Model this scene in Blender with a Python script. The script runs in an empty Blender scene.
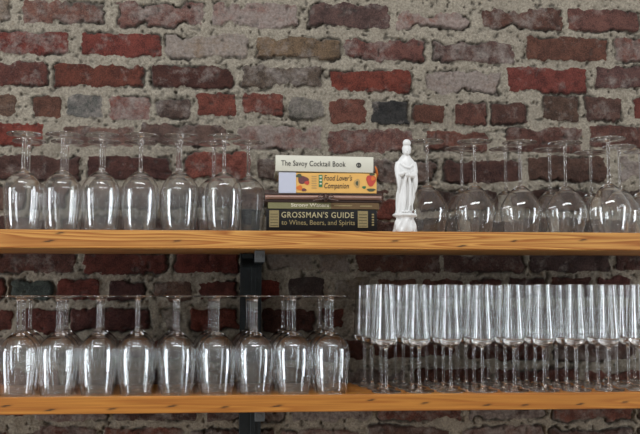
import bpy, bmesh, math, random
import numpy as np
from mathutils import Vector, Matrix, Euler

# ------------------------------------------------------------------ camera
SC = bpy.context.scene
COL = SC.collection
FPX, W, H = 905.0, 640, 434
YAW, PITCH, CAMD = math.radians(-4.5), math.radians(5.0), 1.9
cam_d = bpy.data.cameras.new('camera')
cam = bpy.data.objects.new('camera', cam_d)
COL.objects.link(cam)
cam.location = (0, -CAMD, 0)
cam.rotation_euler = (math.pi / 2 + PITCH, 0, YAW)
cam_d.sensor_width = 36
cam_d.lens = FPX / W * 36
cam_d.clip_start = 0.05
SC.camera = cam
CR = cam.rotation_euler.to_matrix()

# ------------------------------------------------------------------ light
SC.view_settings.view_transform = 'Standard'
SC.view_settings.look = 'None'
SC.view_settings.gamma = 1
SC.view_settings.use_curve_mapping = False
SC.view_settings.exposure = 0.2
world = bpy.data.worlds.new('room_light')
SC.world = world
world.use_nodes = True
wn = world.node_tree.nodes
bg = wn['Background']
tcw = wn.new('ShaderNodeTexCoord')
sepw = wn.new('ShaderNodeSeparateXYZ')
rampw = wn.new('ShaderNodeValToRGB')
mapw = wn.new('ShaderNodeMapRange')
mapw.inputs['From Min'].default_value = -1
mapw.inputs['From Max'].default_value = 1
world.node_tree.links.new(tcw.outputs['Generated'], sepw.inputs[0])
world.node_tree.links.new(sepw.outputs['Z'], mapw.inputs['Value'])
world.node_tree.links.new(mapw.outputs[0], rampw.inputs[0])
world.node_tree.links.new(rampw.outputs[0], bg.inputs[0])
rampw.color_ramp.elements[0].position = 0.35
rampw.color_ramp.elements[0].color = (0.42, 0.39, 0.36, 1)
rampw.color_ramp.elements[1].position = 0.75
rampw.color_ramp.elements[1].color = (1.0, 1.0, 0.98, 1)
bg.inputs[1].default_value = 0.36


def window_light(name, loc, target, sx, sy, power, color):
    l = bpy.data.lights.new(name, 'AREA')
    l.shape = 'RECTANGLE'
    l.size, l.size_y = sx, sy
    l.energy = power
    l.color = color
    o = bpy.data.objects.new(name, l)
    COL.objects.link(o)
    o.location = loc
    d = Vector(target) - Vector(loc)
    o.rotation_euler = d.to_track_quat('-Z', 'Y').to_euler()
    return o


window_light('daylight_window_left', (-3.0, -1.15, -0.05), (0, 0, 0.0), 0.85, 2.1, 68, (0.90, 0.95, 1.0))
window_light('daylight_window_right', (3.5, -1.25, -0.05), (0, 0, 0.0), 0.75, 2.1, 52, (0.90, 0.95, 1.0))
window_light('skylight', (0, -2.0, 2.6), (0, 0.2, 0.0), 2.6, 0.5, 68, (0.97, 0.98, 1.0))

# ------------------------------------------------------------------ render hints
try:
    SC.cycles.max_bounces = 32
    SC.cycles.transmission_bounces = 28
    SC.cycles.glossy_bounces = 10
    SC.cycles.diffuse_bounces = 3
    SC.cycles.transparent_max_bounces = 16
    SC.cycles.sample_clamp_indirect = 8.0
    SC.cycles.blur_glossy = 0.4
    SC.cycles.use_denoising = True
    SC.cycles.use_adaptive_sampling = False
except Exception:
    pass

# ------------------------------------------------------------------ helpers


def at(px, py, Y):
    """point of the plane y = Y that the photograph shows at pixel (px, py)"""
    d = CR @ Vector(((px - W / 2) / FPX, -(py - H / 2) / FPX, -1))
    t = (Y + CAMD) / d.y
    return Vector((d.x * t, Y, d.z * t))


def at_z(px, py_guess, Y, z):
    """x of the point at depth Y, height z that shows in pixel column px"""
    lo, hi = 0.0, float(H)
    py = py_guess
    for _ in range(12):
        p = at(px, py, Y)
        q = at(px, py + 1, Y)
        py += (z - p.z) / (q.z - p.z)
    return at(px, py, Y).x


def lin(c):
    return tuple(((v / 255) / 12.92 if v / 255 <= 0.04045 else ((v / 255 + 0.055) / 1.055) ** 2.4) for v in c)


OBJ = 0.74                                               # object colours against the photograph's, for this light


def olin(c):
    return tuple(v * OBJ for v in lin(c))


def link(name, me, parent=None, mat=None):
    o = bpy.data.objects.new(name, me)
    COL.objects.link(o)
    if parent is not None:
        o.parent = parent
    if mat is not None:
        me.materials.append(mat)
    return o


def empty(name, loc, label, cat, group=None, rz=0):
    o = bpy.data.objects.new(name, None)
    COL.objects.link(o)
    o.empty_display_size = 0.02
    o.location = loc
    o.rotation_euler = (0, 0, rz)
    o['label'] = label
    o['category'] = cat
    if group:
        o['group'] = group
    return o


def tag(o, label, cat, group=None):
    o['label'] = label
    o['category'] = cat
    if group:
        o['group'] = group
    return o


def mat_basic(name, color, rough=0.6, metal=0.0, spec=0.5, bump=0.0, scale=200, vary=0.0):
    m = bpy.data.materials.new(name)
    m.use_nodes = True
    nt = m.node_tree
    b = nt.nodes['Principled BSDF']
    b.inputs['Base Color'].default_value = (*color, 1)
    b.inputs['Roughness'].default_value = rough
    b.inputs['Metallic'].default_value = metal
    b.inputs['Specular IOR Level'].default_value = spec
    tc = nt.nodes.new('ShaderNodeTexCoord')
    n = nt.nodes.new('ShaderNodeTexNoise')
    n.inputs['Scale'].default_value = scale
    n.inputs['Detail'].default_value = 4
    nt.links.new(tc.outputs['Object'], n.inputs['Vector'])
    if vary > 0:
        mx = nt.nodes.new('ShaderNodeMix')
        mx.data_type = 'RGBA'
        mx.inputs['A'].default_value = (*[c * (1 - vary) for c in color], 1)
        mx.inputs['B'].default_value = (*[min(1, c * (1 + vary)) for c in color], 1)
        nt.links.new(n.outputs['Fac'], mx.inputs['Factor'])
        nt.links.new(mx.outputs['Result'], b.inputs['Base Color'])
    if bump > 0:
        bp = nt.nodes.new('ShaderNodeBump')
        bp.inputs['Strength'].default_value = bump
        bp.inputs['Distance'].default_value = 0.001
        nt.links.new(n.outputs['Fac'], bp.inputs['Height'])
        nt.links.new(bp.outputs[0], b.inputs['Normal'])
    return m


def bm_box(bm, x0, x1, y0, y1, z0, z1, bevel=0.0, midx=0):
    r = bmesh.ops.create_cube(bm, size=1.0)
    vs = r['verts']
    for v in vs:
        v.co = Vector(((x0 + x1) / 2 + v.co.x * (x1 - x0), (y0 + y1) / 2 + v.co.y * (y1 - y0), (z0 + z1) / 2 + v.co.z * (z1 - z0)))
    fs = {f for v in vs for f in v.link_faces}
    for f in fs:
        f.material_index = midx
    if bevel > 0:
        es = list({e for v in vs for e in v.link_edges})
        bmesh.ops.bevel(bm, geom=es, offset=bevel, segments=2, profile=0.5, affect='EDGES')
    return vs


def bm_to(name, bm, mats, parent=None, smooth=False):
    me = bpy.data.meshes.new(name)
    bmesh.ops.recalc_face_normals(bm, faces=bm.faces)
    bm.to_mesh(me)
    bm.free()
    for m in (mats if isinstance(mats, (list, tuple)) else [mats]):
        me.materials.append(m)
    if smooth:
        me.polygons.foreach_set('use_smooth', [True] * len(me.polygons))
    return link(name, me, parent)


def grid_mesh(name, P, closed_u=False, smooth=True):
    """P: (rows, cols, 3) array of points -> mesh"""
    R, Cn = P.shape[:2]
    me = bpy.data.meshes.new(name)
    idx = np.arange(R * Cn).reshape(R, Cn)
    if closed_u:
        nxt = np.roll(idx, -1, axis=1)
        q = np.stack([idx[:-1], nxt[:-1], nxt[1:], idx[1:]], -1).reshape(-1, 4)
    else:
        q = np.stack([idx[:-1, :-1], idx[:-1, 1:], idx[1:, 1:], idx[1:, :-1]], -1).reshape(-1, 4)
    me.vertices.add(R * Cn)
    me.vertices.foreach_set('co', P.reshape(-1).astype(np.float32))
    me.loops.add(q.size)
    me.loops.foreach_set('vertex_index', q.reshape(-1).astype(np.int32))
    me.polygons.add(len(q))
    me.polygons.foreach_set('loop_start', np.arange(0, q.size, 4, dtype=np.int32))
    me.polygons.foreach_set('use_smooth', np.full(len(q), smooth, dtype=bool))
    me.update(calc_edges=True)
    me.validate()
    return me


_rng = np.random.RandomState(7)
_LAT = _rng.rand(512, 512).astype(np.float32)


def vnoise(X, Z, freq, seed=0):
    u = X * freq + 37.7 * seed + 1000
    v = Z * freq + 91.3 * seed + 1000
    iu, iv = np.floor(u).astype(int), np.floor(v).astype(int)
    fu, fv = u - iu, v - iv
    fu = fu * fu * (3 - 2 * fu)
    fv = fv * fv * (3 - 2 * fv)
    a = _LAT[iu % 512, iv % 512]
    b = _LAT[(iu + 1) % 512, iv % 512]
    c = _LAT[iu % 512, (iv + 1) % 512]
    d = _LAT[(iu + 1) % 512, (iv + 1) % 512]
    return (a * (1 - fu) + b * fu) * (1 - fv) + (c * (1 - fu) + d * fu) * fv - 0.5


def fbm(X, Z, freq, octv=4, seed=0):
    s, amp = 0, 1.0
    for k in range(octv):
        s = s + vnoise(X, Z, freq * 2 ** k, seed + k * 3) * amp
        amp *= 0.55
    return s


# ------------------------------------------------------------------ the brick wall
WY = 0.290                      # face of the wall; the shelves' front edges lie at y = 0
# every brick: x0, x1, y0, y1 in the photograph, colour as seen, amount of whitewash
BR = [
    (-70, 12, -3, 20, (120, 105, 95), .5), (22, 105, 1, 24, (112, 72, 64), .45), (114, 205, 2, 27, (112, 72, 68), .5), (213, 300, 3, 28, (128, 88, 84), .75),
    (306, 390, 4, 29, (88, 64, 64), .3), (396, 474, 11, 32, (128, 78, 68), .8), (480, 562, 8, 30, (92, 58, 50), .45), (567, 640, 9, 32, (104, 64, 60), .2), (646, 728, 10, 33, (100, 58, 50), .3),
    (-20, 68, 31, 55, (112, 44, 36), .4), (80, 162, 33, 57, (116, 46, 38), .2), (165, 252, 34, 59, (126, 106, 90), .75), (256, 342, 36, 60, (112, 90, 68), .3),
    (343, 424, 39, 61, (106, 62, 58), .4), (431, 515, 41, 63, (92, 66, 64), .5), (526, 608, 37, 61, (98, 58, 46), .15), (615, 700, 38, 62, (108, 62, 56), .5),
    (-40, 48, 61, 85, (96, 50, 44), .3), (53, 144, 65, 88, (100, 46, 32), .2), (150, 234, 65, 89, (76, 40, 34), .25), (239, 324, 64, 89, (88, 74, 66), .45),
    (328, 413, 69, 92, (116, 46, 32), .22), (421, 501, 71, 94, (118, 92, 84), .8), (506, 587, 67, 94, (112, 46, 40), .2), (595, 680, 66, 90, (94, 62, 62), .3),
    (-20, 17, 95, 115, (100, 74, 62), .3), (32, 61, 96, 118, (96, 58, 46), .1), (66, 104, 95, 117, (90, 92, 94), .5), (111, 150, 96, 120, (120, 60, 52), .55), (156, 191, 98, 119, (84, 64, 60), .45),
    (197, 236, 93, 117, (116, 54, 42), .2), (242, 284, 94, 117, (114, 56, 46), .3), (289, 324, 98, 120, (100, 98, 94), .5), (329, 366, 99, 124, (110, 62, 52), .2), (370, 409, 101, 124, (50, 51, 55), .25),
    (413, 447, 103, 125, (100, 58, 46), .15), (453, 487, 102, 125, (100, 58, 50), .15), (491, 528, 102, 124, (84, 52, 46), .2), (540, 578, 96, 122, (84, 60, 50), .3), (585, 624, 97, 122, (88, 60, 55), .35), (632, 670, 98, 122, (108, 46, 40), .1),
    (-40, 43, 122, 147, (122, 44, 32), .15), (62, 135, 126, 147, (108, 76, 70), .4), (140, 230, 124, 146, (96, 72, 68), .35), (236, 322, 126, 150, (124, 84, 80), .65),
    (328, 412, 129, 154, (116, 74, 70), .45), (425, 488, 131, 152, (106, 60, 50), .2), (505, 584, 127, 152, (96, 58, 52), .35), (587, 670, 125, 150, (94, 56, 50), .2),
    (-10, 82, 156, 181, (84, 54, 50), .2), (88, 172, 155, 180, (80, 45, 42), .15), (184, 250, 152, 180, (124, 60, 50), .25), (258, 338, 158, 182, (86, 66, 60), .4), (352, 437, 160, 184, (94, 70, 64), .5),
    (443, 520, 160, 184, (78, 48, 44), .1), (527, 605, 156, 182, (84, 58, 50), .1), (617, 700, 155, 182, (104, 86, 84), .75),
    (-60, 26, 187, 211, (98, 72, 66), .3), (32, 70, 187, 211, (90, 56, 50), .3), (76, 160, 187, 211, (96, 70, 64), .4), (167, 205, 187, 211, (80, 66, 62), .4), (212, 296, 188, 212, (92, 70, 66), .4),
    (303, 388, 188, 212, (100, 66, 58), .3), (374, 412, 200, 220, (110, 50, 40), .1), (418, 500, 189, 213, (72, 50, 46), .3), (507, 590, 189, 213, (74, 50, 46), .3), (598, 680, 188, 212, (80, 58, 54), .4),
    (-30, 52, 217, 241, (88, 60, 56), .3), (60, 144, 217, 241, (90, 66, 60), .4), (152, 235, 218, 241, (88, 60, 54), .3), (268, 344, 218, 241, (88, 60, 54), .3), (352, 400, 221, 242, (88, 56, 50), .2), (408, 460, 218, 242, (66, 50, 46), .3), (467, 548, 219, 242, (72, 54, 50), .3), (556, 640, 218, 242, (74, 54, 50), .3),
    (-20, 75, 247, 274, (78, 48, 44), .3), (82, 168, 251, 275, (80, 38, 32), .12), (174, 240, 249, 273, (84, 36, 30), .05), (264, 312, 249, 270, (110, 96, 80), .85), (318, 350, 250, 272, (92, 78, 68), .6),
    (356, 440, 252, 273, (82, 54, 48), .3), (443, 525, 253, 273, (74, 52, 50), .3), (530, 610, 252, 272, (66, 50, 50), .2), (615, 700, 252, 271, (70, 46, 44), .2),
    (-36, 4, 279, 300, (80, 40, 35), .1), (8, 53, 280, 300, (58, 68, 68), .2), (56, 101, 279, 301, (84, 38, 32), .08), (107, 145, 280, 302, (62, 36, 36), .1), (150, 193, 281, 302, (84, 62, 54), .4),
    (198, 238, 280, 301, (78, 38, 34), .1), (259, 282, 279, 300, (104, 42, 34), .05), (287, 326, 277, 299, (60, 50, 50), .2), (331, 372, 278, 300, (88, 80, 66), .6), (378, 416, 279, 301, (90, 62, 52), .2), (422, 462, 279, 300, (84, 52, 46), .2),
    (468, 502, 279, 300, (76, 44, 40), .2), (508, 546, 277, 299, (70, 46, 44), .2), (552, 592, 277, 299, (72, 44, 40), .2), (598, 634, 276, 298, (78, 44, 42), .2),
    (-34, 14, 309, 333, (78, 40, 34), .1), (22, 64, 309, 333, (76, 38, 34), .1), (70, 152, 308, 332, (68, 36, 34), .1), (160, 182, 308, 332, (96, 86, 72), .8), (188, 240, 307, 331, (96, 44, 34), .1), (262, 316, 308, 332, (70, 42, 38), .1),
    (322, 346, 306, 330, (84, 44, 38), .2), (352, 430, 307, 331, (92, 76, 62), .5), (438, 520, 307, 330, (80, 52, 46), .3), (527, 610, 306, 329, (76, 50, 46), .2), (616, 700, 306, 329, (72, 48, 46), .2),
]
_r = random.Random(11)
pal = [(84, 50, 44), (78, 44, 38), (92, 54, 46), (74, 54, 50), (86, 72, 62), (66, 46, 44)]
for k, y0 in enumerate((338, 368, 398, 427, 457)):
    x = -70 - 37 * (k % 3)
    while x < 700:
        Lx = 82 + _r.uniform(-4, 4)
        BR.append((x, x + Lx, y0 + _r.uniform(-2, 2), y0 + 23 + _r.uniform(-2, 2), _r.choice(pal), _r.choice((.2, .3, .45, .6)) + (.15 if 395 < y0 < 440 else 0)))
        x += Lx + 6
for k, y0 in enumerate((-29, -59, -89)):
    x = -90 - 41 * (k % 2)
    while x < 720:
        Lx = 82 + _r.uniform(-4, 4)
        BR.append((x, x + Lx, y0 + 2 * x / 640, y0 + 24 + 2 * x / 640, _r.choice(((110, 66, 60), (100, 56, 48), (120, 80, 72), (92, 62, 58))), _r.choice((.2, .4, .6))))
        x += Lx + 7
for sgn in (-1, 1):                                      # the wall goes on beyond both sides of the frame
    for k in range(18):
        y0 = -88 + 30.3 * k
        for j in range(3):
            x0 = (-95 - 88 * (j + 1) - 30 * (k % 2)) if sgn < 0 else (708 + 88 * j + 25 * (k % 2))
            BR.append((x0, x0 + 81, y0, y0 + 24, _r.choice(pal), .3))

STEP = 0.0026
X0, X1, Z0, Z1 = -1.02, 1.12, -0.42, 0.86
nx, nz = int((X1 - X0) / STEP) + 1, int((Z1 - Z0) / STEP) + 1
gx = np.linspace(X0, X1, nx)
gz = np.linspace(Z0, Z1, nz)
GX, GZ = np.meshgrid(gx, gz)
wob_x = 0.008 * fbm(GX, GZ, 28, 4, 1) + 0.004 * fbm(GX, GZ, 120, 2, 5)
wob_z = 0.0075 * fbm(GX, GZ, 28, 4, 9) + 0.004 * fbm(GX, GZ, 120, 2, 13)
WXg, WZg = GX + wob_x, GZ + wob_z
best = np.full(GX.shape, 1.0)
colr = np.zeros(GX.shape + (3,), np.float32)
wash = np.zeros(GX.shape, np.float32)
prot = np.zeros(GX.shape, np.float32)
for (x0, x1, y0, y1, c, ww) in BR:
    a, b = at(x0, (y0 + y1) / 2, WY), at(x1, (y0 + y1) / 2, WY)
    t, l = at((x0 + x1) / 2, y0, WY), at((x0 + x1) / 2, y1, WY)
    cxx, czz = (a.x + b.x) / 2, (t.z + l.z) / 2
    hx, hz = (b.x - a.x) / 2, (t.z - l.z) / 2
    tilt = (b.z - a.z) / max(b.x - a.x, 1e-6)
    i0, i1 = np.searchsorted(gx, [cxx - hx - .03, cxx + hx + .03])
    j0, j1 = np.searchsorted(gz, [czz - hz - .03, czz + hz + .03])
    if i1 <= i0 or j1 <= j0:
        continue
    sx = WXg[j0:j1, i0:i1] - cxx
    szz = WZg[j0:j1, i0:i1] - czz - (_r.uniform(-.006, .006)) * sx
    rr = _r.uniform(.006, .011)
    qx = np.abs(sx) - hx + rr
    qz = np.abs(szz) - hz + rr
    sd = np.hypot(np.maximum(qx, 0), np.maximum(qz, 0)) + np.minimum(np.maximum(qx, qz), 0) - rr
    sub = best[j0:j1, i0:i1]
    m = sd < sub
    sub[m] = sd[m]
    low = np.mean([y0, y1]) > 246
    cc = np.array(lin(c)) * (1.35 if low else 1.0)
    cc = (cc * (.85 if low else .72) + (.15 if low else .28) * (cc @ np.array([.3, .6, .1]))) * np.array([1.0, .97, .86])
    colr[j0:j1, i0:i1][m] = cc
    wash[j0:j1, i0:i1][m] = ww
    prot[j0:j1, i0:i1][m] = _r.uniform(.001, .0055)
chip = 0.017 * np.maximum(fbm(GX, GZ, 17, 4, 71) - .02, 0) * (.5 + 1.8 * wash) + 0.0030 * fbm(GX, GZ, 75, 3, 75)
best = best + chip
inside = np.clip(-best / 0.0035 + 0.15, 0, 1)
inside = inside * inside * (3 - 2 * inside)
# mortar smeared over brick edges, dark open gaps along some of them
smear = np.clip((fbm(GX, GZ, 22, 4, 21) + 0.02 + (wash - .5) * .55) * 5, 0, 1)
gapn = np.clip((fbm(GX, GZ, 12, 3, 33) + 0.03) * 5, 0, 1)
gap = np.exp(-((best + 0.0005) / 0.0026) ** 2) * gapn
mort = 0.0040 * fbm(GX, GZ, 55, 4, 41) + 0.005 * fbm(GX, GZ, 16, 2, 44)
brk = prot + 0.0028 * fbm(GX, GZ, 60, 3, 51) + 0.003 * fbm(GX, GZ, 18, 2, 52)
hgt = mort * (1 - inside) + inside * brk - 0.009 * gap
pit = np.clip((vnoise(GX, GZ, 70, 61) - 0.36) * 8, 0, 1)
pit2 = np.clip((fbm(GX, GZ, 95, 2, 67) - 0.30) * 6, 0, 1) * (1 - inside)
hgt -= 0.004 * pit + 0.005 * pit2
gap = np.maximum(gap, np.maximum(pit2, pit) * .8)
P = np.stack([GX, WY - hgt, GZ], -1)
me = grid_mesh('wall_back', P[:, ::1])
ca = me.color_attributes.new('brick_color', 'FLOAT_COLOR', 'POINT')
buf = np.concatenate([colr.reshape(-1, 3), np.ones((nx * nz, 1), np.float32)], 1)
ca.data.foreach_set('color', buf.reshape(-1).astype(np.float32))
for nm, arr in (('brick_mask', inside), ('whitewash', np.clip(wash, 0, 1)), ('gap', gap)):
    at_ = me.attributes.new(nm, 'FLOAT', 'POINT')
    at_.data.foreach_set('value', arr.reshape(-1).astype(np.float32))

mw = bpy.data.materials.new('old_brickwork')
mw.use_nodes = True
nt = mw.node_tree
N, L = nt.nodes, nt.links
B = N['Principled BSDF']
B.inputs['Roughness'].default_value = 0.92
B.inputs['Specular IOR Level'].default_value = 0.25
tc = N.new('ShaderNodeTexCoord')


def attr(n):
    a = N.new('ShaderNodeAttribute')
    a.attribute_name = n
    return a


def noise(scale, detail=5, rough=0.6):
    n = N.new('ShaderNodeTexNoise')
    n.inputs['Scale'].default_value = scale
    n.inputs['Detail'].default_value = detail
    n.inputs['Roughness'].default_value = rough
    L.new(tc.outputs['Object'], n.inputs['Vector'])
    return n.outputs['Fac']


def math_n(op, a, b=None, clamp=False):
    n = N.new('ShaderNodeMath')
    n.operation = op
    n.use_clamp = clamp
    for i, v in enumerate((a, b)):
        if v is None:
            continue
        if isinstance(v, (int, float)):
            n.inputs[i].default_value = v
        else:
            L.new(v, n.inputs[i])
    return n.outputs[0]


def mixc(f, a, b, mode='MIX'):
    n = N.new('ShaderNodeMix')
    n.data_type = 'RGBA'
    n.blend_type = mode
    for key, v in (('Factor', f), ('A', a), ('B', b)):
        if isinstance(v, (int, float)):
            n.inputs[key].default_value = v
        elif isinstance(v, tuple):
            n.inputs[key].default_value = (*v, 1)
        else:
            L.new(v, n.inputs[key])
    return n.outputs['Result']


BG = 0.70                                                # albedo of the brick against its colour in the photograph
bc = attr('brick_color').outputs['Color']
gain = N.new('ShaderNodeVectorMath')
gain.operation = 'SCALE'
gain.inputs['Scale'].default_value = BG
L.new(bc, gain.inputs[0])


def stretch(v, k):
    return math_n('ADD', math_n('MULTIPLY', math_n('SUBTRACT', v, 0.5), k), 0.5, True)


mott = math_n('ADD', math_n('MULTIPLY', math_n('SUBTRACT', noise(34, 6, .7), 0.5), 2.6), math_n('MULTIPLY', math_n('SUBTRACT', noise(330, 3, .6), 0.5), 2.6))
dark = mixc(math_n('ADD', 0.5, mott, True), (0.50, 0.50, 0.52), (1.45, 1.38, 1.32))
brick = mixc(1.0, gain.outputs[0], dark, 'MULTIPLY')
wm = math_n('MULTIPLY', math_n('SUBTRACT', math_n('ADD', noise(26, 8, .72), math_n('MULTIPLY', attr('whitewash').outputs['Fac'], 0.42)), 0.64), 5.0, True)
wm = math_n('MULTIPLY', wm, 0.75)
white = mixc(stretch(noise(160, 4), 2.5), (0.13, 0.11, 0.10), (0.285, 0.25, 0.222))
brick = mixc(wm, brick, white)
mortc = mixc(stretch(noise(190, 5, .7), 2.3), (0.115, 0.100, 0.076), (0.42, 0.375, 0.30))
mortc = mixc(stretch(noise(45, 5, .7), 2.4), mixc(0.5, mortc, (0.12, 0.104, 0.08)), mortc)
mortc = mixc(math_n('MULTIPLY', math_n('SUBTRACT', noise(7, 3), 0.45), 3.0, True), mortc, mixc(0.4, mortc, (0.14, 0.115, 0.09)))
bm_mask = math_n('MULTIPLY', math_n('SUBTRACT', math_n('ADD', attr('brick_mask').outputs['Fac'], math_n('MULTIPLY', math_n('SUBTRACT', noise(170, 3), 0.5), 0.5)), 0.3), 3.0, True)
allc = mixc(bm_mask, mortc, brick)
allc = mixc(math_n('MULTIPLY', attr('gap').outputs['Fac'], 0.75), allc, (0.05, 0.045, 0.04))
L.new(allc, B.inputs['Base Color'])
bmp = N.new('ShaderNodeBump')
bmp.inputs['Strength'].default_value = 1.0
bmp.inputs['Distance'].default_value = 0.0022
L.new(noise(260, 6, .7), bmp.inputs['Height'])
L.new(bmp.outputs[0], B.inputs['Normal'])
wall = link('wall_back', me, None, mw)
wall['kind'] = 'structure'

m_floor = mat_basic('worn_floorboards', lin((170, 150, 128)), .5, 0, .4, .3, 12, .3)
bmf = bmesh.new()
bm_box(bmf, -4.5, 4.5, -6.5, .32, -1.75, -1.70)
fl = bm_to('floor', bmf, m_floor)
fl['kind'] = 'structure'

# ------------------------------------------------------------------ the shelves
ZT = at(320, 231.0, 0).z
ZTB = at(320, 249.0, 0).z
ZL = at(320, 394.8, 0).z
ZLB = at(320, 411.8, 0).z
SHB = 0.258                                              # back edge of the boards


def wood(name, c_light, c_dark, c_deep, seed, fine):
    m = bpy.data.materials.new(name)
    m.use_nodes = True
    nt = m.node_tree
    N, L = nt.nodes, nt.links
    b = N['Principled BSDF']
    b.inputs['Roughness'].default_value = 0.42
    b.inputs['Coat Weight'].default_value = 0.15
    b.inputs['Coat Roughness'].default_value = 0.3
    tc = N.new('ShaderNodeTexCoord')
    mp = N.new('ShaderNodeMapping')
    mp.inputs['Location'].default_value = (seed, seed * .37, seed * .11)
    mp.inputs['Scale'].default_value = (0.7, 5.0, 17.0)
    L.new(tc.outputs['Object'], mp.inputs['Vector'])
    # rings: slow noise turned into contour lines
    n1 = N.new('ShaderNodeTexNoise')
    n1.inputs['Scale'].default_value = 1.7
    n1.inputs['Detail'].default_value = 2.0
    n1.inputs['Roughness'].default_value = 0.4
    L.new(mp.outputs[0], n1.inputs['Vector'])
    mu = N.new('ShaderNodeMath')
    mu.operation = 'MULTIPLY'
    mu.inputs[1].default_value = fine
    L.new(n1.outputs['Fac'], mu.inputs[0])
    fr = N.new('ShaderNodeMath')
    fr.operation = 'FRACT'
    L.new(mu.outputs[0], fr.inputs[0])
    r = N.new('ShaderNodeValToRGB')
    e = r.color_ramp.elements
    e[0].position, e[0].color = 0.0, (*c_light, 1)
    e[1].position, e[1].color = 1.0, (*c_light, 1)
    k = e.new(0.45)
    k.color = (*[(a + b_) / 2 for a, b_ in zip(c_light, c_dark)], 1)
    k = e.new(0.78)
    k.color = (*c_dark, 1)
    L.new(fr.outputs[0], r.inputs[0])
    mp2 = N.new('ShaderNodeMapping')
    mp2.inputs['Scale'].default_value = (5, 60, 220)
    L.new(tc.outputs['Object'], mp2.inputs['Vector'])
    n2 = N.new('ShaderNodeTexNoise')
    n2.inputs['Scale'].default_value = 1.6
    n2.inputs['Detail'].default_value = 5
    L.new(mp2.outputs[0], n2.inputs['Vector'])
    mx = N.new('ShaderNodeMix')
    mx.data_type = 'RGBA'
    mx.blend_type = 'MULTIPLY'
    mx.inputs['Factor'].default_value = 0.7
    rr = N.new('ShaderNodeValToRGB')
    rr.color_ramp.elements[0].position = 0.3
    rr.color_ramp.elements[0].color = (0.62, 0.58, 0.52, 1)
    rr.color_ramp.elements[1].position = 0.65
    L.new(n2.outputs['Fac'], rr.inputs[0])
    L.new(r.outputs[0], mx.inputs['A'])
    L.new(rr.outputs[0], mx.inputs['B'])
    kn = N.new('ShaderNodeAttribute')
    kn.attribute_name = 'knot'
    mk = N.new('ShaderNodeMix')
    mk.data_type = 'RGBA'
    L.new(kn.outputs['Fac'], mk.inputs['Factor'])
    L.new(mx.outputs['Result'], mk.inputs['A'])
    mk.inputs['B'].default_value = (*c_deep, 1)
    L.new(mk.outputs['Result'], b.inputs['Base Color'])
    bp = N.new('ShaderNodeBump')
    bp.inputs['Strength'].default_value = 0.2
    bp.inputs['Distance'].default_value = 0.0006
    L.new(n2.outputs['Fac'], bp.inputs['Height'])
    L.new(bp.outputs[0], b.inputs['Normal'])
    return m


def shelf(name, z0, z1, knots, mat, label):
    xs = np.arange(-0.98, 1.08, 0.0022)
    # outline of the board's section walked round: front face (fine), top, back, bottom
    c = 0.0018
    prof = [(c, z0), (0, z0 + c)] + [(0, z) for z in np.linspace(z0 + c, z1 - c, 16)[1:-1]] + [(0, z1 - c), (c, z1), (0.09, z1), (SHB, z1), (SHB, z0), (0.09, z0)]
    prof = np.array(prof)
    R = len(prof)
    P = np.zeros((len(xs), R, 3))
    P[..., 0] = xs[:, None]
    P[..., 1] = prof[None, :, 0]
    P[..., 2] = prof[None, :, 1]
    wav = 0.0008 * vnoise(P[..., 0], P[..., 2] * 0, 6, 3)
    P[..., 1] += wav * (P[..., 1] < 0.003)
    me = grid_mesh(name, P[::-1], closed_u=True, smooth=False)
    kn = np.zeros((len(xs), R))
    for (px, py, ln) in knots:
        p = at(px, py, 0)
        kk = np.exp(-(((P[..., 0] - p.x) / (0.0078 * ln)) ** 2 + ((P[..., 2] - p.z - (P[..., 0] - p.x) * .15) / 0.0014) ** 2))
        kn = np.maximum(kn, np.where(P[..., 1] < 0.004, kk, 0))
    a = me.attributes.new('knot', 'FLOAT', 'POINT')
    a.data.foreach_set('value', np.clip(kn[::-1] * 1.6, 0, 1).reshape(-1).astype(np.float32))
    # ends
    bm = bmesh.new()
    bm.from_mesh(me)
    bm.verts.ensure_lookup_table()
    bmesh.ops.holes_fill(bm, edges=[e for e in bm.edges if e.is_boundary], sides=0)
    bmesh.ops.recalc_face_normals(bm, faces=bm.faces)
    bm.to_mesh(me)
    bm.free()
    o = link(name, me, None, mat)
    return tag(o, label, 'shelf')


m_up = wood('fir_upper', olin((232, 172, 92)), olin((176, 106, 44)), olin((50, 30, 18)), 3.1, 15)
m_lo = wood('fir_lower', olin((206, 138, 58)), olin((184, 114, 44)), olin((44, 28, 18)), 8.4, 8)
shelf('wooden_shelf', ZTB, ZT, [(60, 233, 1), (49, 241, 1.3), (177, 241, 1), (395, 241, 1), (462, 246, 1.2), (514, 241, .8), (583, 240, 1)], m_up,
      'upper fir plank shelf with streaky orange grain carrying wine glasses, books and white figurine')
shelf('wooden_shelf', ZLB, ZL, [(6, 406, 1.2), (50, 410, 1.2), (112, 409, 1.1), (172, 406, 1.2), (225, 407, 1), (277, 406, 1.3), (371, 400, 1), (425, 403, 1), (487, 405, 1.1), (525, 405, 1), (580, 404, 1), (625, 402, .9)], m_lo,
      'lower fir plank shelf with small dark knots carrying wine glasses and champagne flutes')

# ------------------------------------------------------------------ steel bracket
m_iron = mat_basic('dark_painted_steel', olin((38, 45, 48)), 0.55, 0.3, 0.4, 0.3, 90, 0.25)
m_bare = mat_basic('bare_steel', olin((112, 118, 122)), 0.5, 0.4, 0.5, 0.4, 120, 0.3)
pa, pb = at(240, 285, 0.262), at(261.5, 285, 0.262)
ztop = at(250, 209, 0.262).z
br = empty('shelf_bracket', (pa.x, 0.275, -0.40), 'dark steel wall bracket with square arms carrying both plank shelves', 'shelf bracket')
bx = pb.x - pa.x


def brk_part(name, mat, boxes, label=None):
    bm = bmesh.new()
    for q in boxes:
        bm_box(bm, *q, bevel=0.0012)
    o = bm_to(name, bm, mat, br)
    o.location = -br.location
    if label:
        o['label'] = label
    return o


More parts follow.
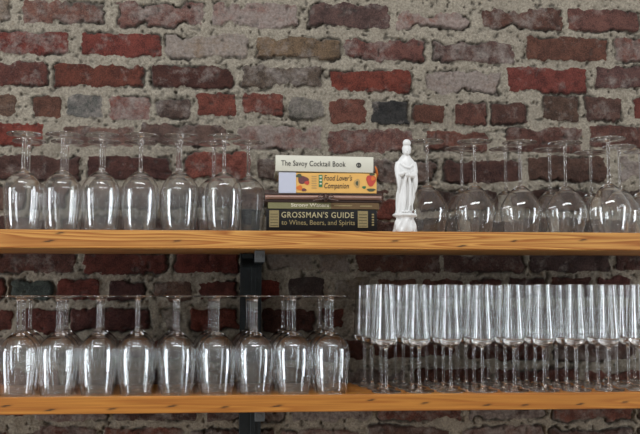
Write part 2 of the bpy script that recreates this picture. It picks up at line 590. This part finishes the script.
brk_part('post', m_iron, [(pa.x, pb.x, 0.264, 0.284, -0.40, ztop)])
rib = at(251, 285, 0.262).x
brk_part('post_rib', m_iron, [(rib, rib + 0.012, 0.2612, 0.2638, -0.40, ZTB - 0.03)])
for zz, nm in ((ZTB, 'u'), (ZLB, 'l')):
    ax0, ax1 = at_z(255.0, 255, 0.06, zz), at_z(264.5, 255, 0.06, zz)
    arm = brk_part('arm', m_iron, [(ax0, ax1, 0.062, 0.262, zz - 0.0255, zz - 0.0005)])
    bm = bmesh.new()
    bm_box(bm, ax0 - .0005, ax1 + .0005, 0.056, 0.0615, zz - 0.026, zz - 0.0008, bevel=0.0012)
    bmesh.ops.create_cone(bm, cap_ends=True, segments=16, radius1=0.0048, radius2=0.004, depth=0.003,
                          matrix=Matrix.Translation(((ax0 + ax1) / 2, 0.0545, zz - 0.013)) @ Matrix.Rotation(math.pi / 2, 4, 'X'))
    cap = bm_to('arm_cap', bm, m_bare, arm)
    cap['label'] = 'bare metal end cap'
    brk_part('gusset', m_iron, [(pa.x, pa.x + 0.004, 0.20, 0.262, zz - 0.03, zz - 0.0005), (pa.x + 0.006, ax0 - .002, 0.20, 0.262, zz - 0.012, zz - 0.0005)])

# ------------------------------------------------------------------ glass
mg = bpy.data.materials.new('clear_glass')
mg.use_nodes = True
g = mg.node_tree.nodes['Principled BSDF']
g.inputs['Base Color'].default_value = (0.985, 0.99, 0.99, 1)
g.inputs['Transmission Weight'].default_value = 1.0
g.inputs['IOR'].default_value = 1.5
g.inputs['Roughness'].default_value = 0.0


def catmull(pts, n):
    pts = np.array(pts, float)
    out = []
    ext = np.vstack([2 * pts[0] - pts[1], pts, 2 * pts[-1] - pts[-2]])
    for i in range(1, len(ext) - 2):
        p0, p1, p2, p3 = ext[i - 1:i + 3]
        for t in np.linspace(0, 1, n, endpoint=False):
            out.append(.5 * ((2 * p1) + (-p0 + p2) * t + (2 * p0 - 5 * p1 + 4 * p2 - p3) * t * t + (-p0 + 3 * p1 - 3 * p2 + p3) * t ** 3))
    out.append(pts[-1])
    return np.array(out)


def harden(prof, d=0.35, lim=20):
    """extra rings beside every sharp turn, so that smooth shading stays local to it"""
    p = [np.array(q, float) for q in prof]
    p = [q for i, q in enumerate(p) if i == 0 or np.linalg.norm(q - p[i - 1]) > 1e-3]
    out = []
    for i, q in enumerate(p):
        if 0 < i < len(p) - 1:
            a, b = q - p[i - 1], p[i + 1] - q
            la, lb = np.linalg.norm(a), np.linalg.norm(b)
            ang = math.degrees(math.acos(max(-1, min(1, float(a @ b) / (la * lb)))))
            if ang > lim:
                if la > 2.5 * d:
                    out.append(q - a / la * d)
                out.append(q)
                if lb > 2.5 * d:
                    out.append(q + b / lb * d)
                continue
        out.append(q)
    return np.array(out)


def lathe(name, prof, seg=56):
    """prof: (r, z) in mm walked so that the outside lies on the right hand; returns a mesh"""
    prof = harden(np.maximum(prof, [0.02, -1e9]))
    a = np.linspace(0, 2 * math.pi, seg, endpoint=False)
    P = np.zeros((len(prof), seg, 3))
    P[..., 0] = prof[:, 0, None] * np.cos(a)
    P[..., 1] = prof[:, 0, None] * np.sin(a)
    P[..., 2] = prof[:, 1, None]
    me = grid_mesh(name, P * 0.001, closed_u=True)
    me.materials.append(mg)
    return me


def glass_kit(foot_r, h, stem, bowl, wall, inner_z, flip, stem_r):
    """meshes of foot, stem and bowl of one kind of stemware; stem (z0, z1), bowl list of (r, z) up to the rim"""
    z0, z1 = stem
    foot = np.vstack([[(0.02, 0.5), (foot_r * .6, 0.7), (foot_r - 1.8, 0.1)],
                      catmull([(foot_r - 1.2, 0.0), (foot_r, 1.5), (foot_r - 1.0, 3.0), (foot_r * .75, 3.4), (foot_r * .42, 4.8), (stem_r + 3.2, 6.2), (stem_r + .6, z0)], 4)])
    st = catmull([(stem_r + .6, z0), (stem_r, z0 + 6), (stem_r * .95, (z0 + z1) / 2), (stem_r, z1 - 7), (stem_r + 1.3, z1 - 3.5), (stem_r + .2, z1)], 4)
    outer = catmull([(stem_r + .2, z1)] + bowl, 4)
    rim = outer[-1]
    inn = []
    for r, z in bowl[::-1]:
        if z > inner_z + 3:
            inn.append((r - wall, z - (0 if z == h else wall * .4)))
    inn = catmull(inn + [(inn[-1][0] * .45, inner_z + .6), (0.02, inner_z)], 4)
    bw = np.vstack([outer, [(rim[0] - wall * .5, rim[1] + .35)], inn])
    out = []
    for nm, pr in (('foot', foot), ('stem', st), ('bowl', bw)):
        if flip:
            pr = pr.copy()
            pr[:, 1] = h + .4 - pr[:, 1]
            me = lathe(nm, pr[::-1])
        else:
            me = lathe(nm, pr)
        out.append((nm, me))
    return out


WINE = glass_kit(36.5, 205, (10, 76), [(8.5, 78), (15, 82), (23, 88.5), (31, 97), (36.8, 106), (39.3, 116), (39.9, 128), (38.8, 150), (35.8, 180), (32.2, 205)], 1.1, 81, True, 4.0)
BURG = glass_kit(38.5, 210, (10, 99), [(9, 101), (15, 105.5), (22, 112), (29.5, 121), (37, 132), (43, 143), (46, 154), (45.3, 166), (42, 186), (36.5, 210)], 1.0, 104, True, 3.3)
FLUTE = glass_kit(31.5, 229, (10, 93), [(8, 95), (15, 98.5), (20.5, 104), (23.6, 111), (24.6, 121), (23.9, 140), (21.6, 180), (19.2, 229)], 1.0, 103, False, 3.3)


def first_glass(name, kit, cat):
    r = bpy.data.objects.new(name, None)
    r.empty_display_size = 0.02
    COL.objects.link(r)
    r['category'] = cat
    for nm, me_ in kit:
        link(nm, me_, r)
    return r


def copy_thing(root):
    r = root.copy()
    COL.objects.link(r)
    for ch in list(root.children):
        c = ch.copy()
        COL.objects.link(c)
        c.parent = r
    return r


PLACED = []


def place(kind, kit, cat, px, py, Y, z, label, group, used={}):
    if kind not in used:
        r = used[kind] = first_glass(kind, kit, cat)
    else:
        r = copy_thing(used[kind])
    r.location = (at_z(px, py, Y, z + 0.12), Y, z + 0.0004)
    r.rotation_euler = (0, 0, _r.uniform(0, 6.28))
    r['label'] = label
    r['group'] = group
    if kind == 'wine_glass':
        r.scale = (1, 1, 1.02 if z > 0 else 1.0)
    elif label.startswith('wide-bowled upside-down wine glass nearest'):
        r.scale = (1, 1, 1.025)
    else:
        r.scale = (1, 1, 1)
    PLACED.append((r, Y < .09, {'wine_glass': .0402, 'burgundy_glass': .0466, 'champagne_flute': .0318}[kind]))
    return r


def settle():
    """glasses that would run into each other are pushed apart until they only nearly touch"""
    for _ in range(400):
        moved = 0
        for i, (a, fa, ra) in enumerate(PLACED):
            for b, fb, rb in PLACED[i + 1:]:
                if abs(a.location.z - b.location.z) > .05:
                    continue
                dx, dy = b.location.x - a.location.x, b.location.y - a.location.y
                d = math.hypot(dx, dy)
                m = ra + rb + .0004
                if d < m:
                    k = (m - d) / 2 / max(d, 1e-6)
                    wa, wb = (1, 1) if fa == fb else ((.1, 1.9) if fa else (1.9, .1))
                    a.location.x -= dx * k * .6 * wa
                    b.location.x += dx * k * .6 * wb
                    a.location.y -= dy * k * 1.2 * wa
                    b.location.y += dy * k * 1.2 * wb
                    moved += 1
        for a, fa, ra in PLACED:
            a.location.y = min(max(a.location.y, ra - .004), .2605 - ra)
        if not moved:
            break


ORD = ['first', 'second', 'third', 'fourth', 'fifth', 'sixth', 'seventh', 'eighth', 'ninth', 'tenth']
# upper shelf, left: wine glasses standing on their rims
for i, px in enumerate((23, 62, 101, 140.5, 180, 224)):
    place('wine_glass', WINE, 'wine glass', px, 160, 0.058, ZT, 'upside-down wine glass on upper shelf, front row left of books, %s from the left' % ORD[i], 'wine glasses left of the books')
for i, px in enumerate((28, 66.5, 104, 139.5, 180.5, 214, 250)):
    place('wine_glass', WINE, 'wine glass', px - (5 if i == 6 else 0), 160, 0.148 if i != 6 else 0.135, ZT,
          ('upside-down wine glass on upper shelf, back row left of books, %s from the left' % ORD[i]) if i < 6 else 'upside-down wine glass on upper shelf standing nearest the stacked books', 'wine glasses left of the books')
# upper shelf, right: wide bowls
for i, (px, Y) in enumerate(((427.3, .089), (474.6, .085), (520.3, .085), (567, .085), (607.4, .055))):
    place('burgundy_glass', BURG, 'wine glass', px, 160, Y, ZT,
          ['upside-down wide-bowled wine glass standing just right of the white figurine', 'wide-bowled upside-down wine glass, second in front row right of the figurine', 'wide-bowled upside-down wine glass, third in front row right of the figurine',
           'wide-bowled upside-down wine glass, fourth in front row right of the figurine', 'wide-bowled upside-down wine glass nearest the camera at right, its foot highest in the row'][i], 'wide wine glasses right of the figurine')
for i, (px, Y) in enumerate(((462, .178), (506, .178), (550.6, .178), (594.5, .205), (614.5, .147), (641, .190))):
    place('burgundy_glass', BURG, 'wine glass', px, 160, Y, ZT,
          'wide-bowled upside-down wine glass, %s in the back row right of the figurine' % ORD[i], 'wide wine glasses right of the figurine')
# lower shelf, left: wine glasses, three rows
for row, (Y, xs) in enumerate(((.040, (18, 57.5, 98, 137, 177.5, 217.5, 256, 293.5, 331)), (.122, (24.5, 62.5, 99.5, 134, 174.5, 213, 251.5, 288.5, 326.5)), (.204, (32, 68, 102, 137, 172, 209.5, 247.5, 283, 320)))):
    for i, px in enumerate(xs):
        place('wine_glass', WINE, 'wine glass', px, 320, Y, ZL, 'upside-down wine glass on lower shelf, %s row, %s from the left' % (('front', 'middle', 'back')[row], ORD[i]), 'wine glasses on the lower shelf')
# lower shelf, right: champagne flutes, four rows
flx = [(386, 381.0, 371.5, 364.5), (419, 411.5, 403, 395.5), (450.5, 443, 435, 426.5), (482, 473.5, 465.5, 457.5), (513.5, 504.5, 496, 488),
       (543.5, 534.5, 525.5, 517.5), (575.4, 565.5, 555.5, 547), (608.5, 597, 586, 576.5), (640, 627.5, 615.5, 605.5)]
for i, colx in enumerate(flx):
    for row, px in enumerate(colx):
        place('champagne_flute', FLUTE, 'champagne flute', px, 350, (.036, .101, .166, .2255)[row], ZL,
              'clear champagne flute standing upright, %s row of four, %s from the left' % (('front', 'second', 'third', 'rear')[row], ORD[i]), 'champagne flutes on the lower shelf')
# stragglers of the flute rows beside the right edge of the photograph
for row, px in ((2, 645), (3, 634)):
    place('champagne_flute', FLUTE, 'champagne flute', px, 350, (.036, .101, .166, .2255)[row], ZL,
          'clear champagne flute standing upright, %s row of four, rightmost' % ('front', 'second', 'third', 'rear')[row], 'champagne flutes on the lower shelf')

settle()

# ------------------------------------------------------------------ books
SPY = 0.022                                              # plane of the spines


def text_mesh(name, body, x0, x1, z0, z1, y, mat, parent, shear=0.0, bold=0.0, rot90=False, extr=0.00012, spacing=1.0):
    cu = bpy.data.curves.new(name, 'FONT')
    cu.body = body
    cu.size = 1
    cu.shear = shear
    cu.offset = bold
    cu.space_character = spacing
    cu.resolution_u = 3
    tmp = bpy.data.objects.new(name, cu)
    COL.objects.link(tmp)
    dg = bpy.context.evaluated_depsgraph_get()
    me = bpy.data.meshes.new_from_object(tmp.evaluated_get(dg))
    bpy.data.objects.remove(tmp)
    co = np.zeros(len(me.vertices) * 3, np.float32)
    me.vertices.foreach_get('co', co)
    co = co.reshape(-1, 3)
    u, v = co[:, 0].copy(), co[:, 1].copy()
    if rot90:
        u, v = v.copy(), -u.copy()
    u = (u - u.min()) / (u.max() - u.min())
    v = (v - v.min()) / (v.max() - v.min())
    new = np.stack([x0 + u * (x1 - x0), np.full_like(u, y), z0 + v * (z1 - z0)], 1)
    me.vertices.foreach_set('co', new.reshape(-1))
    me.materials.clear()
    me.materials.append(mat)
    me.update()
    o = link(name, me, parent)
    return o


m_pages = mat_basic('page_edges', olin((206, 196, 172)), 0.85, 0, .3, .5, 600, .12)
m_ink = mat_basic('black_ink', olin((48, 46, 44)), 0.6)


def book(name, px0, px1, zb, zt, depth, mats, label, cover_t=0.0025, y=SPY, rz=0.0, ry=0.0, xpix_y=170, round_spine=0.0):
    """a closed book lying flat with its spine towards the room; local origin at the middle of the lower spine edge"""
    xa, xb = at(px0, xpix_y, y).x, at(px1, xpix_y, y).x
    e = empty(name, ((xa + xb) / 2, y, zb), label, 'book', None, rz)
    e.rotation_euler[1] = ry
    hw, t = (xb - xa) / 2, zt - zb
    # cover: C-shaped section swept along the spine
    n = 9
    sec = [(depth, 0), (0.003, 0)]
    for k in range(n):
        f = k / (n - 1)
        sec.append((-round_spine * math.sin(math.pi * f), 0.0008 + f * (t - 0.0016)))
    sec += [(0.003, t), (depth, t), (depth, t - cover_t), (cover_t, t - cover_t), (cover_t, cover_t), (depth, cover_t)]
    bm = bmesh.new()
    rings = []
    for x in np.linspace(-hw, hw, 9):
        rings.append([bm.verts.new((x, a, b)) for a, b in sec])
    m = len(sec)
    for a, b in zip(rings[:-1], rings[1:]):
        for k in range(m):
            bm.faces.new((a[k], a[(k + 1) % m], b[(k + 1) % m], b[k]))
    bm.faces.new(rings[0])
    bm.faces.new(rings[-1][::-1])
    bm_to('cover', bm, mats, e)
    bm = bmesh.new()
    bm_box(bm, -hw + .003, hw - .003, cover_t, depth - .004, cover_t, t - cover_t)
    bm_to('page_block', bm, m_pages, e)
    return e, hw, t


def lz(py, y=SPY, px=320):
    return at(px, py, y).z


def lx(px, e, y=SPY, py=180):
    return at(px, py, y).x - e.location.x


z0 = ZT + 0.0003
zt1 = lz(209.3)
m_black = mat_basic('black_cloth', olin((16, 15, 16)), 0.6, 0, .25, .4, 900, .2)
m_gold = mat_basic('gold_foil', olin((186, 174, 136)), 0.5, .1, .5)
m_goldd = mat_basic('dull_gold', olin((150, 134, 92)), 0.5, .1, .5, .6, 500, .4)
e, hw, t = book('book', 266.5, 376.5, z0, zt1, 0.165, m_black, 'thick black book with gold panels and lettering, bottom of the stack', y=SPY, round_spine=.003)
yf = -0.0034


def zz(py, e):
    return lz(py) - e.location.z


text_mesh('title', "GROSSMAN'S GUIDE", lx(281.5, e), lx(353.5, e), zz(218, e), zz(212, e), yf, m_gold, e, bold=.012, spacing=1.12)
text_mesh('subtitle', 'to Wines, Beers, and Spirits', lx(281.5, e), lx(354.5, e), zz(226.6, e), zz(220.2, e), yf, m_goldd, e, bold=.006)
for a, b in ((269.5, 279), (357.5, 367.5)):
    bm = bmesh.new()
    xa, xb = lx(a, e), lx(b, e)
    bm_box(bm, xa, xb, yf - .0002, yf + .0015, zz(227.5, e), zz(210.8, e), midx=0)
    for k in range(5):
        q = zz(226.2, e) + k * (zz(212, e) - zz(226.2, e)) / 5
        bm_box(bm, xa + .002, xb - .002, yf - .0005, yf - .0001, q, q + .0010, midx=1)
    bm_to('gold_panel', bm, [m_goldd, m_black], e)
bm = bmesh.new()
for k in range(5):
    bm_box(bm, lx(371.4, e), lx(373.6, e), yf - .0003, yf + .001, zz(225.5 - 2.6 * k, e), zz(224.0 - 2.6 * k, e))
bm_to('spine_mark', bm, m_goldd, e)

# olive book
m_olive = mat_basic('olive_cover', olin((128, 124, 86)), .6, 0, .4, .3, 200, .15)
m_brownc = mat_basic('brown_cover', olin((108, 84, 54)), .55, 0, .4, .3, 200, .2)
m_cream = mat_basic('cream_print', olin((226, 218, 190)), .6)
zt2 = lz(202.3)
e, hw, t = book('book', 268, 379, zt1 + .0003, zt2, 0.15, m_olive, 'thin olive green paperback under the ribbon-tied brown book', cover_t=.0012, xpix_y=205)
text_mesh('title', 'Strong Waters', lx(291, e), lx(329, e), .0025, t - .0022, -.0006, m_cream, e, bold=.02)
bm = bmesh.new()
bm_box(bm, lx(331, e), hw - .0005, -.0005, .0008, .0006, t - .0006, midx=0)
bm_box(bm, lx(334, e), lx(352, e), -.0008, -.0003, t * .45, t * .62, midx=1)
bm_box(bm, lx(360, e), lx(372, e), -.0008, -.0003, t * .40, t * .58, midx=1)
o = bm_to('spine_panel', bm, [m_brownc, m_goldd], e)
o['label'] = 'brown spine panel'

# brown book tied with a ribbon
m_brown = mat_basic('brown_leather', olin((58, 38, 32)), .5, 0, .5, .5, 300, .25)
m_satin = mat_basic('brown_satin', olin((160, 126, 112)), .3, 0, .7, .2, 60, .2)
m_bow = mat_basic('ribbon_brown', olin((74, 48, 36)), .35, 0, .6)
zt3 = lz(193.4)
xa, xb = at(264.5, 198, SPY).x, at(381.5, 198, SPY).x
e = empty('book', ((xa + xb) / 2, SPY - .002, zt2 + .0003), 'dark brown leather journal tied shut with a brown ribbon bow', 'book')
hw = (xb - xa) / 2
t = zt3 - zt2 - .0006
bm = bmesh.new()
bm_box(bm, -hw, hw, 0, .15, 0, .0044, bevel=.0008)
bm_box(bm, -hw + .001, hw, -.001, .15, t - .0026, t, bevel=.0008)
bm_to('cover', bm, m_brown, e)
bm = bmesh.new()
n = 15                                                   # rolled satin-like edge of the pages
rings = []
for x in np.linspace(-hw + .002, hw - .001, 25):
    rings.append([bm.verts.new((x, .002 - .008 * math.sin(math.pi * k / (n - 1)) + (0 if 0 < k < n - 1 else .13), .0046 + (t - .0075) * k / (n - 1))) for k in range(n)])
for a, b in zip(rings[:-1], rings[1:]):
    for k in range(n):
        bm.faces.new((a[k], a[(k + 1) % n], b[(k + 1) % n], b[k]))
bm.faces.new(rings[0])
bm.faces.new(rings[-1][::-1])
bm_to('page_block', bm, m_satin, e, True)


def tube(bm, pts, r, flat=1.0, seg=8):
    pts = [Vector(p) for p in pts]
    rings = []
    for i, p in enumerate(pts):
        d = (pts[min(i + 1, len(pts) - 1)] - pts[max(i - 1, 0)]).normalized()
        s = d.cross(Vector((0, 1, 0)))
        if s.length < 1e-4:
            s = Vector((1, 0, 0))
        s.normalize()
        u = s.cross(d).normalized()
        rr = r(i / (len(pts) - 1)) if callable(r) else r
        rings.append([bm.verts.new(p + s * rr * math.cos(2 * math.pi * k / seg) + u * rr * flat * math.sin(2 * math.pi * k / seg)) for k in range(seg)])
    for a, b in zip(rings[:-1], rings[1:]):
        for k in range(seg):
            bm.faces.new((a[k], a[(k + 1) % seg], b[(k + 1) % seg], b[k]))
    bm.faces.new(rings[0])
    bm.faces.new(rings[-1][::-1])


bm = bmesh.new()
bcx = lx(325.5, e)
zc = t * .48
for s in (-1, 1):
    tube(bm, [(bcx, -.008, zc), (bcx + s * .007, -.010, zc + .004), (bcx + s * .014, -.0095, zc + .0048), (bcx + s * .0165, -.009, zc + .001), (bcx + s * .010, -.0085, zc - .001), (bcx, -.008, zc)], .0014, .6)
    tube(bm, [(bcx, -.0075, zc), (bcx + s * .009, -.009, zc - .004), (bcx + s * .020, -.0085, zc - .0055), (bcx + s * .027, -.0075, zc - .0065)], .0017, .5)
bmesh.ops.create_icosphere(bm, subdivisions=2, radius=.0034, matrix=Matrix.Translation((bcx, -.009, zc)))
bm_box(bm, bcx - .0032, bcx + .0032, -.0045, -.003, 0, t)
bm_to('ribbon_bow', bm, m_bow, e, True)

# yellow book
m_yel = mat_basic('yellow_cover', olin((240, 188, 104)), .5, 0, .4, .1, 60, .08)
m_lav = mat_basic('pale_blue_paper', olin((202, 206, 222)), .6, 0, .4)
zt4 = lz(172.8)
e, hw, t = book('book', 279, 376.5, zt3 + .0005, zt4, 0.14, m_yel, 'thick yellow paperback with fruit painted on its spine, above the brown journal', cover_t=.0015, xpix_y=183)
bm = bmesh.new()
bm_box(bm, -hw - .0004, lx(296, e), -.0006, .010, -.0001, t + .0001)
o = bm_to('spine_end', bm, m_lav, e)
o['label'] = 'pale bluish white spine end'
m_dkg = mat_basic('dark_print', olin((60, 50, 40)), .6)
text_mesh('title', "Food Lover's\nCompanion", lx(324, e), lx(352, e), zz(190, e), zz(174.8, e), -.0008, m_dkg, e, shear=.25, bold=.004)
mats = [mat_basic('print_plum', olin((110, 62, 64)), .6, vary=.3), mat_basic('print_orange', olin((224, 120, 44)), .6, vary=.2), mat_basic('print_green', olin((46, 120, 78)), .6, vary=.2),
        mat_basic('print_red', olin((200, 72, 56)), .6, vary=.25), mat_basic('print_leaf', olin((78, 84, 58)), .6, vary=.3), mat_basic('print_tan', olin((196, 160, 100)), .6), m_cream]
def blob(px, py, rx, rz_, mi, lift=0):
    c = bmesh.ops.create_circle(bm, cap_ends=True, segments=18, radius=1)
    for k, v in enumerate(c['verts']):
        a = v.co.copy()
        w = 1 + .12 * math.sin(3 * math.atan2(a.y, a.x) + px)
        v.co = Vector((lx(px, e) + a.x * rx * .0021 * w, -.0006 - .00012 * lift, zz(py, e) + a.y * rz_ * .0021 * w))
    for f in {f for v in c['verts'] for f in v.link_faces}:
        f.material_index = mi


bm = bmesh.new()
blob(303, 180, 5.5, 4, 0); blob(299, 176, 3, 2, 4, 1); blob(307, 183, 2.5, 2, 3, 2); blob(299.5, 188, 3, 2.5, 1, 1); blob(304, 190, 2.5, 1.5, 0, 2)
bm_to('fruit_print', bm, mats, e)
bm = bmesh.new()
blob(371, 180, 5, 5.8, 3); blob(373, 178, 2, 2.2, 1, 1); blob(371, 189.5, 4.5, 1.6, 4, 1); blob(372, 174, 3, 1.2, 4, 2); blob(357, 183, 3, 4.6, 5); blob(357, 183, 1.4, 2.4, 4, 1); blob(364, 187, 2, 1.4, 2, 1)
bm_to('fruit_print', bm, mats, e)
bm = bmesh.new()
for k in range(6):
    bm_box(bm, lx(311.5, e), lx(316.5, e), -.0007, -.0003, zz(176.5 + 2.3 * k, e) - .001, zz(176.5 + 2.3 * k, e) + .0012, midx=5)
bm_to('print_lines', bm, mats, e)
bm = bmesh.new()
bm_box(bm, lx(318.8, e), lx(322.4, e), -.0009, -.0003, zz(187, e), zz(175, e), midx=2)
for k in range(3):
    bm_box(bm, lx(319.5, e), lx(321.7, e), -.0011, -.0008, zz(184.5 - 3.4 * k, e), zz(183 - 3.4 * k, e), midx=6)
bm_to('series_label', bm, mats, e)
# orange bookmark leaf standing out at its right end
bm = bmesh.new()
tube(bm, [(hw - .004, .03, t * .78), (hw + .001, .02, t * .86), (hw + .003, .012, t * .98), (hw + .001, .008, t + .010), (hw - .002, .006, t + .016)], lambda f: .0048 * (1 - .75 * f), .25)
o = bm_to('bookmark', bm, mats[1], e, True)
o['label'] = 'orange bookmark tip'

# cream book on top
m_white = mat_basic('cream_cover', olin((222, 220, 204)), .55, 0, .4, .1, 60, .05)
zt5 = lz(155.8)
e, hw, t = book('book', 275.5, 373.2, zt4 + .0018, zt5, 0.13, m_white, 'cream white hardback lying on top of the book stack', cover_t=.0022, ry=math.radians(.55), xpix_y=164, round_spine=.002)
text_mesh('title', 'The Savoy Cocktail Book', lx(281, e), lx(345.5, e), zz(168.2, e), zz(161.2, e), -.0024, m_ink, e, bold=.004, spacing=1.05)
bm = bmesh.new()
for k in range(20):
    a0, a1 = 2 * math.pi * k / 20, 2 * math.pi * (k + 1) / 20
    cx_, cz_ = lx(358.6, e), zz(164.6, e)
    q = [bm.verts.new((cx_ + r_ * math.cos(a), -.0024, cz_ + r_ * math.sin(a))) for r_, a in ((.0032, a0), (.0055, a0), (.0055, a1), (.0032, a1))]
    bm.faces.new(q)
bm_box(bm, lx(358.6, e) - .0012, lx(358.6, e) + .0016, -.0025, -.0022, zz(164.6, e) - .004, zz(164.6, e) + .003)
bm_to('emblem', bm, m_ink, e)

# ------------------------------------------------------------------ the porcelain figurine
m_por = mat_basic('white_porcelain', olin((238, 238, 236)), .32, 0, .5, .15, 80)
fp = at(406.4, 231, 0.034)
fig = empty('figurine', (fp.x, 0.034, ZT + .0003), 'white porcelain figurine of a standing robed woman beside the books', 'figurine')


def loft(bm, secs, seg=56, folds=None):
    rings = []
    for (z, hx, hy, cx, cy) in secs:
        ring = []
        for k in range(seg):
            a = 2 * math.pi * k / seg
            f = 1 + (folds(a, z) if folds else 0)
            ring.append(bm.verts.new(((cx + hx * f * math.cos(a)) * .001, (cy + hy * f * math.sin(a)) * .001, z * .001)))
        rings.append(ring)
    for a, b in zip(rings[:-1], rings[1:]):
        for k in range(seg):
            bm.faces.new((a[k], a[(k + 1) % seg], b[(k + 1) % seg], b[k]))
    bm.faces.new(rings[0][::-1])
    bm.faces.new(rings[-1])


def dense(secs, n=4):
    return [tuple(r) for r in catmull(secs, n)]


def ell(bm, c, r, rot=(0, 0, 0)):
    M = Matrix.Translation(Vector(c) * .001) @ Euler(rot).to_matrix().to_4x4() @ Matrix.Diagonal((r[0] * .001, r[1] * .001, r[2] * .001, 1))
    bmesh.ops.create_icosphere(bm, subdivisions=3, radius=1, matrix=M)


def limb(bm, pts, seg=14):
    """pts: (x, y, z, r) in mm"""
    c = catmull(pts, 5)
    rings = []
    for i in range(len(c)):
        d = Vector(c[min(i + 1, len(c) - 1)][:3]) - Vector(c[max(i - 1, 0)][:3])
        d.normalize()
        s = d.cross(Vector((.3, 1, .1))).normalized()
        u = s.cross(d).normalized()
        rings.append([bm.verts.new((Vector(c[i][:3]) + (s * math.cos(2 * math.pi * k / seg) + u * math.sin(2 * math.pi * k / seg)) * c[i][3]) * .001) for k in range(seg)])
    for a, b in zip(rings[:-1], rings[1:]):
        for k in range(seg):
            bm.faces.new((a[k], a[(k + 1) % seg], b[(k + 1) % seg], b[k]))
    bm.faces.new(rings[0][::-1])
    bm.faces.new(rings[-1])


def remeshed(name, bm, voxel, smooth_it, parent, mat):
    o = bm_to(name, bm, mat, parent, True)
    md = o.modifiers.new('remesh', 'REMESH')
    md.mode = 'VOXEL'
    md.voxel_size = voxel
    md.use_smooth_shade = True
    ms = o.modifiers.new('smooth', 'SMOOTH')
    ms.iterations = smooth_it
    ms.factor = .5
    return o


fig.scale = (1.04, 1.04, 1.075)
# rocky lotus stand
bm = bmesh.new()
loft(bm, dense([(0, 24, 19, -3, 0), (8, 24, 19, -3, 0), (18, 21, 17, -4, 0), (27, 18, 15, -3, 0), (32, 20, 16, -3, 0)], 4), folds=lambda a, z: .09 * math.sin(5 * a + z * .12) + .05 * math.sin(9 * a - z * .2))
loft(bm, dense([(31, 21, 17, -3, 0), (34, 25.5, 20, -2.5, 0), (37, 24, 19, -2.5, 0), (40, 16, 14, -4, 0)], 3), folds=lambda a, z: .05 * math.sin(9 * a))
remeshed('stand', bm, .0011, 2, fig, m_por)

# robed body with head and hands, one surface
bm = bmesh.new()


def rf(a, z):
    k = max(0, min(1, (125 - z) / 60))
    return k * (.12 * math.sin(7 * a + z * .03) + .07 * math.sin(12 * a - z * .04)) + .02 * math.sin(5 * a + z * .2)


loft(bm, dense([(36, 17, 14, -6, 0), (46, 16, 13, -5, 0), (60, 17.5, 13, -4, 0), (75, 18.5, 13, -2, 0), (95, 16.5, 12, -1, 0), (112, 16, 12, 0, 0), (126, 17, 12.5, 0, 0), (138, 19, 11, 0, 1),
                (144, 18, 10, .2, 1.5), (149, 14, 8.5, .6, 1.5), (153, 9, 7, 1, 1.5), (157, 6, 6, 1.5, 1), (162, 5.6, 5.8, 2, 1)], 5), folds=rf)
# head, hair and top knot
ell(bm, (2, -.5, 167), (8.8, 9.4, 10.6))
ell(bm, (1.6, -4.2, 162.5), (5.8, 5.5, 6.5))
ell(bm, (2.4, 2.6, 171), (9.8, 9.8, 9.8))
ell(bm, (2.2, -.5, 182), (8.6, 8.0, 8.0))
ell(bm, (1.6, -9.6, 164.6), (1.1, 1.8, 2.4))
ell(bm, (-1.8, -8.2, 167.4), (1.7, .9, .8))
ell(bm, (4.8, -8.2, 167.4), (1.7, .9, .8))
ell(bm, (1.6, -8.9, 160), (2.0, 1.1, .8))
ell(bm, (-6.0, 1, 165), (1.2, 2.4, 4.0))
ell(bm, (10.2, 1, 165), (1.2, 2.4, 4.0))
# veil falling from the head over the shoulders
for s in (-1, 1):
    limb(bm, [(2 + s * 5, 6, 158, 3), (s * 9, 6, 149, 4.2), (s * 14, 5, 138, 4.5), (s * 16, 6, 112, 4), (s * 14.5, 6, 92, 3)])
# upper arms and forearms meeting in front
limb(bm, [(-15, 2, 142, 6.5), (-17.5, -1, 130, 6.8), (-17, -7, 120, 6.4), (-11, -12, 117, 5.5), (-4, -15, 119, 3.2)])
limb(bm, [(16, 2, 142, 6.5), (17.5, -1, 130, 6.8), (16.5, -7, 119, 6.4), (9, -12, 114, 5.5), (0, -15, 114, 3.2)])
# hanging sleeves
limb(bm, [(-18, -6, 120, 6.5), (-16, -9, 106, 5.5), (-15, -8, 92, 4), (-15, -6, 80, 2.2)])
limb(bm, [(17, -6, 119, 6), (18, -8, 103, 5.8), (17, -7, 88, 4.5), (13.5, -5, 74, 2.8)])
# diagonal drape and sash ends
limb(bm, [(-13, -8, 140, 2.2), (-4, -12, 132, 2.4), (6, -12, 130, 2.4), (14, -8, 137, 2.2)])
limb(bm, [(-2, -15, 112, 3.0), (-5, -14, 95, 2.6), (-4, -14, 70, 2.4), (-7, -14, 44, 2.2)])
limb(bm, [(4, -14, 110, 2.6), (7, -13, 90, 2.5), (6, -14, 62, 2.3), (3, -14, 42, 2.0)])
limb(bm, [(13, -8, 98, 2.5), (13, -10, 78, 2.4), (10, -12, 58, 2.2), (11, -11, 42, 2.0)])
# hands laid together, fingers apart
ell(bm, (-4, -17, 119.5), (4.2, 2.6, 3.4), (0, .3, 0))
ell(bm, (0, -17.5, 114.5), (4.4, 2.6, 3.2), (0, -.2, 0))
for k in range(4):
    limb(bm, [(-2, -18.5, 121.5 - 1.9 * k, .95), (1.5, -19.2, 121.2 - 1.9 * k, .9), (4.2 - .4 * abs(k - 1), -18.4, 120 - 1.9 * k, .75)], 8)
limb(bm, [(-4.5, -18, 122, 1.1), (-3, -18.6, 125, 1.0), (-1.6, -18.4, 127, .8)], 8)
# toes under the hem
ell(bm, (-9, -14, 40.5), (4, 5, 2.6))
ell(bm, (-1, -14, 40.5), (4, 5, 2.6))
remeshed('robed_body', bm, .00075, 1, fig, m_por)
